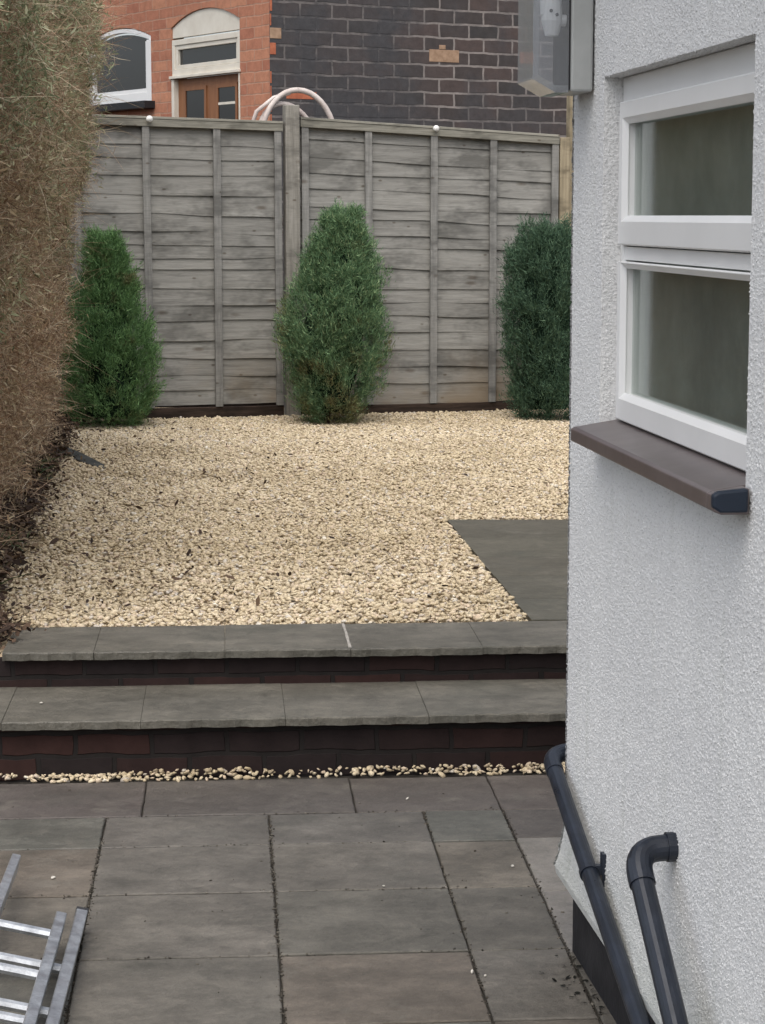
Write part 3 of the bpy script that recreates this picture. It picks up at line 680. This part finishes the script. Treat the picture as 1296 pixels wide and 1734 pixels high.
# ------------------------------------------------------------------ panel fence
FC = (-.61, 14.72); FA = radians(15)
fe = empty('panel_fence', (FC[0], FC[1], 0), FA)
tag(fe, 'weathered grey overlap panel fence behind the three conifers', 'fence')
def panel(x0, x1, zt0, zt1, zb, battens, name='panel'):
    mb = MB(); ns = 17; seg = 26; top = lambda x: zt0 + (zt1-zt0)*(x-x0)/(x1-x0)
    edges = [0]
    for i in range(ns): edges.append(edges[-1] + random.uniform(.66, 1.3))
    edges = [e/edges[-1] for e in edges]
    for i in range(ns):
        ph = random.uniform(0, 9); amp = random.uniform(.002, .009); tilt = random.uniform(-.012, .012)
        rows_ = []
        for zz_, yy_, wav in ((1, .002, 0), (0, -.0075, 1), (0, -.001, 1)):
            r = []
            for k in range(seg+1):
                x = x0 + (x1-x0)*k/seg; T = top(x)-.045; H = T-zb
                if zz_: z = T - edges[i]*H + .034 if i else T
                else: z = T - edges[i+1]*H + amp*sin(x*3.1+ph) + .4*amp*sin(x*9.7+ph*2) + tilt*(x-x0)
                r.append((x, yy_ + .003*sin(x*5+ph), z))
            rows_.append(r)
        # thin gap drops behind each lower edge
        vs = rows_[0] + rows_[1] + rows_[2]; n = seg+1
        fs = [(k, k+1, n+k+1, n+k) for k in range(seg)] + [(n+k, n+k+1, 2*n+k+1, 2*n+k) for k in range(seg)]
        back = [(p[0], .012, p[2]) for p in rows_[0]] + [(p[0], .003, p[2]) for p in rows_[1]]
        vs += back; fs += [(3*n+k, 3*n+k+1, 4*n+k+1, 4*n+k) for k in range(seg)]
        mb.add(vs, fs)
    po = mb.build(name, FENCE, fe)
    for bxx in battens:
        b = MB(); w_ = .024; t_ = top(bxx)-.03; lean = random.uniform(-.012,.012)
        b.add([(bxx-w_+lean,-.040,zb-.01),(bxx+w_+lean,-.040,zb-.01),(bxx+w_+lean,-.0165,zb-.01),(bxx-w_+lean,-.0165,zb-.01),
               (bxx-w_,-.040,t_),(bxx+w_,-.040,t_),(bxx+w_,-.0165,t_),(bxx-w_,-.0165,t_)], [(3,2,1,0),(4,5,6,7),(0,1,5,4),(1,2,6,5),(2,3,7,6),(3,0,4,7)])
        b.build('batten', BATTEN, po, .002)
    c = MB(); 
    c.add([(x0,-.046,top(x0)-.052),(x1,-.046,top(x1)-.052),(x1,-.020,top(x1)-.052),(x0,-.020,top(x0)-.052),
           (x0,-.046,top(x0)-.004),(x1,-.046,top(x1)-.004),(x1,-.020,top(x1)-.004),(x0,-.020,top(x0)-.004)], [(3,2,1,0),(4,5,6,7),(0,1,5,4),(1,2,6,5),(2,3,7,6),(3,0,4,7)])
    c.add([(x0,-.050,top(x0)-.003),(x1,-.050,top(x1)-.003),(x1,.030,top(x1)-.003),(x0,.030,top(x0)-.003),
           (x0,-.048,top(x0)+.013),(x1,-.048,top(x1)+.013),(x1,.030,top(x1)+.013),(x0,.030,top(x0)+.013)], [(3,2,1,0),(4,5,6,7),(0,1,5,4),(1,2,6,5),(2,3,7,6),(3,0,4,7)])
    c.build('cap_rail', CAPWOOD, po, .002)
    g = MB(); g.box(x0, x1, -.030, .0, .22, zb-.012); g.build('gravel_board', OLDBOARD, fe, .003)
panel(-1.90, -.062, 2.262, 2.215, .355, [-1.42, -.975, -.505, -.095])
panel(.058, 1.875, 2.245, 2.145, .345, [.09, .525, .985, 1.405, 1.85])
panel(-3.80, -2.0, 2.27, 2.25, .355, [-3.4, -2.9, -2.45])
for px_, h_, w_ in ((.0, 2.335, .048), (-1.95, 2.36, .045)):
    g = MB(); g.box(px_-w_, px_+w_, -.062, .035, .10, h_); g.build('post', POSTW, fe, .006)
g = MB(); g.box(1.880, 1.952, -.05, .035, .10, 2.14); o = g.build('post', NEWW, fe, .005); o['label'] = 'paler tan end post beside the house'
tp = MB(); tp.box(-.040, .034, -.03, .05, -.15, 2.28)
o = tp.build('timber_post', NEWW, None, .006); x_, y_ = 2.005, .03
o.location = (FC[0]+x_*cos(FA)-y_*sin(FA), FC[1]+x_*sin(FA)+y_*cos(FA), ZT2); o.rotation_euler = (0,0,FA)
tag(o, 'tall pale timber post past the right end of the fence, against the house corner', 'post')
for i, (kx, kz, lb) in enumerate(((-.955, 2.238, 'small white knob on the fence top left of the tall middle post'), (.985, 2.196, 'small white knob on the fence top right of the middle post'))):
    g = MB(); n = 8
    g.tube([(0,.022,-.012),(0,-.004,0),(0,-.010,0),(0,-.022,0),(0,-.030,0),(0,-.034,0)], [.005,.008,.019,.022,.016,.003], 14)
    o = g.build('fence_knob', KNOB, None, smooth=True); yv = -.055
    o.location = (FC[0]+kx*cos(FA)-yv*sin(FA), FC[1]+kx*sin(FA)+yv*cos(FA), kz-.006); o.rotation_euler = (0,0,FA)
    tag(o, lb, 'knob', 'white knobs on the fence')
# hose hoops showing over the fence
g = MB()
def hoop(cx, rx, zc, rz_, y0, ph, r):
    pts = []
    for k in range(45):
        t = 2*pi*k/44 + pi/2; pts.append((cx + rx*cos(t) + .02*sin(2*t+ph), y0 + .03*sin(t+ph), zc + rz_*sin(t)))
    g.tube(pts, r, 12, cap=False)
hoop(.085, .262, 1.97, .475, .13, 0, .019); hoop(.005, .240, 1.93, .425, .18, 1.3, .0165)
g.tube([(-.27,.15,2.10),(-.20,.15,2.30),(-.08,.16,2.392),(.03,.16,2.425)], .014, 10)
o = g.build('garden_hose', HOSE, None, smooth=True); o.location = (FC[0], FC[1]+.02, 0); o.rotation_euler = (0,0,FA)
tag(o, 'pale pinkish coiled hose looped up behind the middle fence post', 'hose')

# ------------------------------------------------------------------ neighbour's brick house
NC = (-.862, 17.0)
nb = empty('brick_house', (NC[0], NC[1], 0))
tag(nb, 'brick house behind the fence, orange on one side and blackened on the other', 'house')
AO = atan2(cos(radians(33.5)), -sin(radians(33.5)))       # orange wall runs back to the left
AD = radians(29)
NH = 5.6
def sub(mb, name, mat, ang, parent=nb, **k):
    o = mb.build(name, mat, parent, **k)
    if parent is nb: o.rotation_euler = (0, 0, ang)
    return o
# orange wall, in its own frame: x to the left along it, outside is +y
DX0, DX1, WX0n, WX1n = .455, 1.590, 1.945, 3.15
g = MB()
def oq(x0, x1, z0, z1): g.quad((x0,0,z0),(x1,0,z0),(x1,0,z1),(x0,0,z1))
def arch_fill(x0, x1, zs, za, ztop):
    n = 12; w_ = x1-x0
    pts = [(x0 + w_*k/n, zs + (za-zs)*(1-((2*k/n)-1)**2)) for k in range(n+1)]
    for k in range(n):
        a_, b_ = pts[k], pts[k+1]; g.quad((a_[0],0,a_[1]),(b_[0],0,b_[1]),(b_[0],0,ztop),(a_[0],0,ztop))
        g.quad((a_[0],0,a_[1]),(b_[0],0,b_[1]),(b_[0],-.12,b_[1]),(a_[0],-.12,a_[1]))
oq(0, DX0, 0, 3.4); oq(DX1, WX0n, 0, 3.4); oq(WX1n, 8, 0, 3.4); oq(WX0n, WX1n, 0, 2.50); oq(0, 8, 3.4, NH)
arch_fill(DX0, DX1, 3.135, 3.255, 3.4); arch_fill(WX0n, WX1n, 3.10, 3.20, 3.4)
for x_ in (DX0, DX1): g.quad((x_,0,0),(x_,-.12,0),(x_,-.12,3.135),(x_,0,3.135))
for x_ in (WX0n, WX1n): g.quad((x_,0,2.5),(x_,-.12,2.5),(x_,-.12,3.10),(x_,0,3.10))
g.quad((WX0n,0,2.5),(WX1n,0,2.5),(WX1n,-.12,2.5),(WX0n,-.12,2.5))
sub(g, 'wall', ORANGE, AO)
g = MB(); g.box(.002, 7, .001, 3, 0, NH)                     # dark gable, x to the right, outside is -y: box behind it
g = MB()
g.quad((0,0,0),(7,0,0),(7,0,NH),(0,0,NH)); g.quad((7,0,0),(7,7,0),(7,7,NH),(7,0,NH))
gw = sub(g, 'gable_wall', BLACKB, AD)
def brickpatch(x0, x1, z0, z1, mat, lab=None):
    b = MB(); b.box(x0, x1, -.003, .02, z0, z1); o = b.build('odd_brick', mat, gw, .002)
    if lab: o['label'] = lab
brickpatch(1.41, 1.685, 2.822, 2.918, TANB, 'single tan brick in the black wall'); brickpatch(2.262, 2.40, 2.835, 2.925, ORB, 'single orange brick in the black wall')
brickpatch(.14, .40, 2.50, 2.555, ORB); brickpatch(.004, .10, 2.95, 3.03, TANB); brickpatch(1.50, 1.56, 2.922, 2.955, TANB)
# ragged orange bricks toothing into the black face at the corner
for k in range(30):
    z_ = 1.2 + k*.108
    b = random.choice([0, .012, .02, .035, .05])
    if b: brickpatch(.003, .003+b, z_+.01, z_+.098, ORB)
# roof
g = MB(); g.prism([(-.3, NH+.002), (7.3, NH+.002), (3.5, NH+2.4)], -1, 7, 'x'); sub(g, 'roof', SLATE, AD)
# door with fanlight and white arched board
dr = empty('door', (0,0,0), AO, nb)
def put(mb, name, mat, bevel=0, parent=None): 
    return mb.build(name, mat, parent or dr, bevel)
g = MB()
n = 12; w_ = DX1-DX0
top = [(DX0+.004+(w_-.008)*k/n, 3.132+.12*(1-((2*k/n)-1)**2)) for k in range(n+1)]
g.prism([(DX1-.004, 3.052), (DX0+.004, 3.052)] + top, -.06, -.015); put(g, 'arched_board', CREAM)
g = MB()
def frm(mb, x0, x1, z0, z1, t, y0, y1, tb=None):
    tb = tb or t
    mb.box(x0, x1, y0, y1, z1-t, z1); mb.box(x0, x1, y0, y1, z0, z0+tb); mb.box(x0, x0+t, y0, y1, z0+tb, z1-t); mb.box(x1-t, x1, y0, y1, z0+tb, z1-t)
frm(g, DX0+.004, DX1-.004, 2.735, 3.036, .045, -.07, -.005, .060); frm(g, DX0+.051, DX1-.051, 2.797, 2.989, .034, -.055, -.015)
g.box(DX0-.01, DX1+.01, -.05, .02, 2.722, 2.745)
put(g, 'fanlight_frame', CREAM, .003)
g = MB(); g.box(DX0+.08, DX1-.08, -.048, -.040, 2.825, 2.96); put(g, 'fanlight_pane', DGLASS)
g = MB(); g.box(DX1-.045, DX1-.004, -.07, .004, 0, 2.718); g.box(DX0+.004, DX0+.022, -.07, .004, 0, 2.718); put(g, 'door_frame', CREAM, .002)
g = MB(); g.box(DX0+.023, DX1-.046, -.09, -.04, .6, 2.72)
for xa, xb in ((.56, .865), (1.09, 1.405)): pass
put(g, 'door_leaf', BROWN)
for xa, xb in ((.585, .865), (1.09, 1.405)):
    g = MB(); frm(g, xa-.03, xb+.03, 1.6, 2.65, .03, -.038, -.028); put(g, 'glazing_bead', BROWN)
    g = MB(); g.box(xa, xb, -.039, -.036, 1.63, 2.62); put(g, 'door_pane', DGLASS)
g = MB(); g.box(.585, .865, -.0355, -.032, 2.485, 2.505); put(g, 'glazing_bar', CREAM)
# window with arched head
wn = empty('window', (-sin(AO)*.052, cos(AO)*.052, 0), AO, nb)
g = MB(); w_ = WX1n-WX0n
top = [(WX0n+.004+(w_-.008)*k/n, 3.097+.095*(1-((2*k/n)-1)**2)) for k in range(n+1)]
ino = [(x_, z_-.035) for x_, z_ in top]
for k in range(n): g.prism([top[k], top[k+1], ino[k+1], ino[k]], -.10, -.055)
for xa in (WX0n+.004, WX1n-.079): g.box(xa, xa+.075, -.10, -.0501, 2.565, 3.07)
g.box(WX0n+.0795, WX1n-.0795, -.10, -.05, 2.565, 2.64)
put(g, 'window_frame', UPVC, .003, wn)
g = MB(); g.box(WX0n+.0795,WX0n+.115,-.088,-.060,2.641,3.06); g.box(WX1n-.115,WX1n-.0795,-.088,-.060,2.641,3.06); g.box(WX0n+.116,WX1n-.116,-.088,-.060,2.641,2.672); put(g, 'sash', UPVC, .002, wn)
g = MB(); g.prism([(WX1n-.08, 2.642), (WX0n+.08, 2.642), (WX0n+.08, 3.06)] + [(x_, z_-.05) for x_, z_ in top[1:-1]] + [(WX1n-.08, 3.06)], -.095, -.0905); put(g, 'pane', DGLASS, 0, wn)
g = MB(); g.box(WX0n-.06, WX1n+.06, -.09, .05, 2.50, 2.562); put(g, 'window_sill', BSILL, .004, wn)
g = MB(); g.box(WX0n+.2, WX0n+.9, -.5, -.46, 2.6, 3.0); a = M('net_curtain', .9, .1); a.color((.3,.36,.38)); put(g, 'curtain', a.m, 0, wn)

# ------------------------------------------------------------------ conifers
def ribbons(P, D, L, W, nseg=2, curl=.25, droop=0.0):
    """flat tapering ribbons: P base, D direction, L length, W width"""
    n = len(P); D = D/np.linalg.norm(D, axis=1, keepdims=True)
    rnd = RNG.normal(size=(n,3)); S_ = np.cross(D, rnd); S_ /= np.linalg.norm(S_, axis=1, keepdims=True)
    B_ = RNG.normal(0, curl, (n,3)); B_[:, 2] -= droop
    rows_ = []
    for k in range(nseg+1):
        t = k/nseg; c = P + D*(L*t)[:,None] + B_*(L*t*t)[:,None]; wd = W*(1-t*.85)*(.55+.9*min(t*2, 1) if nseg > 1 else 1)
        rows_ += [c - S_*wd[:,None], c + S_*wd[:,None]]
    V = np.stack(rows_, 1); F = np.array([(2*k, 2*k+1, 2*k+3, 2*k+2) for k in range(nseg)])
    return V.reshape(-1,3), (F[None] + (np.arange(n)*2*(nseg+1))[:,None,None]).reshape(-1,4)
def conifer(name, loc, prof, H, mat, label, lean=(0,0), n=9000, seed=1, core=CCORE, depth=.75):
    root = empty(name, loc); tag(root, label, 'conifer', 'conifers in front of the fence')
    g = MB(); g.tube([(0,0,-.05),(0,0,H*.5),(lean[0]*.8,lean[1]*.8,H*.85)], [.022,.016,.004], 10); g.build('trunk', BARK, root)
    # spray clusters: each cluster is an upright plume
    nc = 560; u = RNG.random(nc)**.85; hz = .0 + .95*u
    an = RNG.uniform(0, 2*pi, nc); R = lerp_profile(prof, hz)
    lump = 1 + .34*(vnoise(an*2.2, hz*6, seed)-.5) + .22*(vnoise(an*6, hz*16, seed+1)-.5)
    rad = R*lump*RNG.uniform(depth, 1.0, nc)
    cx = np.cos(an)*rad + lean[0]*hz; cy = np.sin(an)*rad + lean[1]*hz; cz = hz*H
    outw = np.stack([np.cos(an), np.sin(an), np.zeros(nc)], -1)
    cdir = outw*RNG.uniform(.25, .75, (nc,1)) + np.array([0,0,1.]) + RNG.normal(0, .18, (nc,3)); cdir[hz < .15, 2] *= .5
    cdir /= np.linalg.norm(cdir, axis=1, keepdims=True); cl = RNG.uniform(.10, .22, nc)*(1-.35*hz)
    pl_ = RNG.random(nc) < .10; cl[pl_] *= 1.7
    k = RNG.integers(0, nc, n*4); t = RNG.random(n*4)
    P = np.stack([cx,cy,cz], -1)[k] + cdir[k]*(cl[k]*(t-.35))[:,None]
    spread = (.030*(1-t*.75)+.006); P += RNG.normal(0, 1, (n*4,3))*spread[:,None]
    P[:,2] = np.maximum(P[:,2], .01)
    D = cdir[k] + RNG.normal(0, .45, (n*4,3)); L = RNG.uniform(.014, .036, n*4); W = RNG.uniform(.0016, .0034, n*4)
    Vv, Ff = ribbons(P, D, L, W, 1, .2)
    npmesh('foliage', Vv, Ff, mat, root)
    # dark core added inside; the bush's inner shade is put into its colour
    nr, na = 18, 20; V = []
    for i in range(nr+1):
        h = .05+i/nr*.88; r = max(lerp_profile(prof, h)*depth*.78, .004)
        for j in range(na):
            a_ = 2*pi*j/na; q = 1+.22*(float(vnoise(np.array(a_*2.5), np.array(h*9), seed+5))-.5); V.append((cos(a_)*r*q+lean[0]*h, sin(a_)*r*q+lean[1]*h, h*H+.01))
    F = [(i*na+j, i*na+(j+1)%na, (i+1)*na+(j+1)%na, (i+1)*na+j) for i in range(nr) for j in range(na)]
    npmesh('shade_core', V, F, core, root, True)
    return root
conifer('conifer', (-1.74, 13.95, ZT2), [(0,.20),(.1,.26),(.35,.295),(.55,.225),(.75,.125),(.9,.075),(1,.02)], 1.24, CON1,
        'bright green conifer at the left, half behind the brown hedge', lean=(-.02,0), seed=3, n=17000)
conifer('conifer', (-.36, 14.2, ZT2), [(0,.15),(.08,.21),(.25,.315),(.45,.325),(.65,.25),(.82,.155),(.93,.085),(1,.02)], 1.40, CON2,
        'bushy conifer with browning base in front of the middle fence post', lean=(.12,0), seed=9, n=21000)
conifer('conifer', (1.10, 14.45, ZT2), [(0,.17),(.1,.22),(.35,.265),(.6,.285),(.8,.22),(.93,.13),(1,.03)], 1.30, CON3,
        'dark blue green conifer at the right, partly behind the white house', lean=(-.02,0), seed=21, n=17000, depth=.85)

# ------------------------------------------------------------------ hedge
hd = empty('hedge', (-2.2, 9.9, ZT2)); tag(hd, 'tall brown twiggy hedge with some green leaves along the left edge', 'hedge')
HY0, HY1, HTOP, HTH = 6.6, 13.05, 3.05, 1.15
bul = [(.0,-.16),(.1,-.15),(.25,-.15),(.5,-.15),(.9,-.11),(1.3,-.05),(2.0,.08),(2.5,.12),(2.9,.02),(3.1,-.15)]
def face_x(y, z): 
    return edge_x(y) + lerp_profile(bul, z) + .24*(vnoise(y*1.9, z*1.7, 31)-.5) + .13*(vnoise(y*5, z*4.5, 33)-.5)
n = 260000
Y = RNG.uniform(HY0, HY1, n); Z = RNG.random(n)**.92*(HTOP-.1)+.04
dep = RNG.exponential(.09, n); X = face_x(Y, Z) - dep + .02
endc = RNG.random(n) < .14                    # far end and near end faces, and the top
Y[endc] = np.where(RNG.random(endc.sum()) < .6, HY1 - RNG.exponential(.06, endc.sum()) + .12*(vnoise(Y[endc]*4, Z[endc]*3, 35)-.5), HY0 + RNG.exponential(.06, endc.sum()))
X[endc] = face_x(Y[endc], Z[endc]) - RNG.uniform(0, HTH, endc.sum())
fz = RNG.random(n) < .16; X[fz] += np.abs(RNG.normal(0, .055, fz.sum()))
# round off the far end corner
thin = (Z < .30) & (RNG.random(n) < .40)
P = np.stack([X, Y, Z+ZT2], -1)[~thin] - np.array([-2.2, 9.9, ZT2]); m_ = len(P)
clump = vnoise(P[:,1]*3+7, P[:,2]*3, 41)
kt = RNG.random(m_) < .45
D = np.stack([RNG.normal(.45, .45, m_), RNG.normal(0, .55, m_), RNG.normal(.25, .6, m_)], -1)
Pt, Dt = P[kt], D[kt]; nt_ = len(Pt)
Vv, Ff = ribbons(Pt - Dt/np.linalg.norm(Dt, axis=1, keepdims=True)*.04, Dt, RNG.uniform(.03, .105, nt_), RNG.uniform(.0008, .0018, nt_), 2, .35, .1)
npmesh('twigs', Vv, Ff, TWIG, hd)
Pl, Dl = P[~kt], D[~kt]; nl = len(Pl)
Vv, Ff = ribbons(Pl, Dl + RNG.normal(0, .6, (nl,3)), RNG.uniform(.010, .034, nl), RNG.uniform(.0022, .0056, nl), 2, .3, .15)
npmesh('foliage', Vv, Ff, HLEAF, hd)
# long stray shoots breaking the outline
n = 2600; Y = HY1 - (HY1-HY0-.2)*RNG.random(n)**1.3; Z = RNG.uniform(.05, 2.9, n); P = np.stack([face_x(Y, Z)-.03, Y, Z+ZT2], -1) - np.array([-2.2, 9.9, ZT2])
D = np.stack([RNG.uniform(.5, 1, n), RNG.normal(0, .7, n), RNG.normal(.5, .5, n)], -1)
Vv, Ff = ribbons(P, D, RNG.uniform(.10, .26, n), RNG.uniform(.0012, .0022, n), 4, .35, .25); npmesh('shoots', Vv, Ff, TWIG, hd)
# dark core added inside the hedge to block light
nyy, nzz = 70, 30; V = []
for i in range(nyy+1):
    y = HY0+.12 + (HY1-HY0-.24)*i/nyy
    for j in range(nzz+1):
        z = .28 + (HTOP-.42)*j/nzz; x = float(face_x(np.array(y), np.array(z))) - .19 - .08*float(vnoise(np.array(y*7), np.array(z*7), 51)); V.append((x+2.2, y-9.9, z))
F = [(i*(nzz+1)+j, (i+1)*(nzz+1)+j, (i+1)*(nzz+1)+j+1, i*(nzz+1)+j+1) for i in range(nyy) for j in range(nzz)]
b0 = len(V); V2 = [(-HTH+.2+2.2+(v[0]-2.2)*1.0-.0, v[1], v[2]) for v in V]; V += V2
F += [tuple(b0+q for q in reversed(f)) for f in F]
s_ = nzz+1
for j in range(nzz):
    F.append((j, j+1, b0+j+1, b0+j)); e = nyy*s_; F.append((e+j+1, e+j, b0+e+j, b0+e+j+1))
for i in range(nyy): F.append((i*s_+nzz, (i+1)*s_+nzz, b0+(i+1)*s_+nzz, b0+i*s_+nzz)); F.append(((i+1)*s_, i*s_, b0+i*s_, b0+(i+1)*s_))
npmesh('shade_core', V, F, CORE, hd, True)
g = MB()
for k in range(16):
    y = HY0+.3+k*.4; x = float(edge_x(y))-.38+random.uniform(-.1,.1)
    g.tube([(x+2.2, y-9.9, -.06), (x+2.2+random.uniform(-.05,.05), y-9.9+random.uniform(-.08,.08), .35), (x+2.2+random.uniform(-.1,.1), y-9.9+random.uniform(-.2,.2), 1.0)], [.028,.022,.014], 8)
g.build('stems', BARK, hd)

# small weeds and runners at the foot of the hedge
n = 500; Y = RNG.uniform(7.3, 11.5, n); X = edge_x(Y) - RNG.uniform(-.02, .30, n); P = np.stack([X, Y, np.full(n, ZT2+.04)], -1)
k = vnoise(Y*2.2, Y*0, 71) > .5; P = P[k]; n = len(P)
Vv, Ff = ribbons(P, np.stack([RNG.normal(.1,.5,n), RNG.normal(0,.6,n), RNG.uniform(.3,1,n)], -1), RNG.uniform(.05,.16,n), RNG.uniform(.0018,.0035,n), 4, .4, .5)
a = foliage('weed_green', [(0, (.04,.07,.03)), (.6, (.09,.13,.05)), (1, (.20,.19,.11))])
tag(npmesh('weeds', Vv, Ff, a), 'straggly weeds and runners at the foot of the hedge', 'weeds', kind='stuff')

# ------------------------------------------------------------------ ladder lying on the paving
ld = empty('ladder', (-.69, 4.82, ZP)); ld.rotation_euler = (0, radians(13), radians(3.0))
tag(ld, 'aluminium extension ladder lying on the paving at the lower left', 'ladder')
def rail(x, y0, y1, z0, z1, w_, name='rail'):
    b = MB(); b.box(x-w_/2, x+w_/2, y1, y0, z0, z1); return b.build(name, ALU, ld, .0025)
rail(-.008, .0, -2.9, .004, .058, .026)
rail(-.375, .0, -2.9, .004, .058, .026)
rail(-.050, -.105, -2.2, .030, .078, .024); rail(-.333, -.105, -2.2, .030, .078, .024)
rail(-.196, .33, -.16, .006, .050, .022)
def rungs(x0, x1, ys, z, r=.0115):
    for y in ys:
        b = MB(); b.tube([(x0, y, z), (x1, y, z)], r, 8); b.build('rung', ALU, ld)
rungs(-.374, -.012, [-.30-.26*k for k in range(10)], .018)
rungs(-.332, -.052, [-.205-.26*k for k in range(8)], .056)
for x_ in (-.008, -.375):
    b = MB(); b.box(x_-.0145, x_+.0145, -.002, .010, .002, .060); b.build('end_cap', GASK, ld, .002)
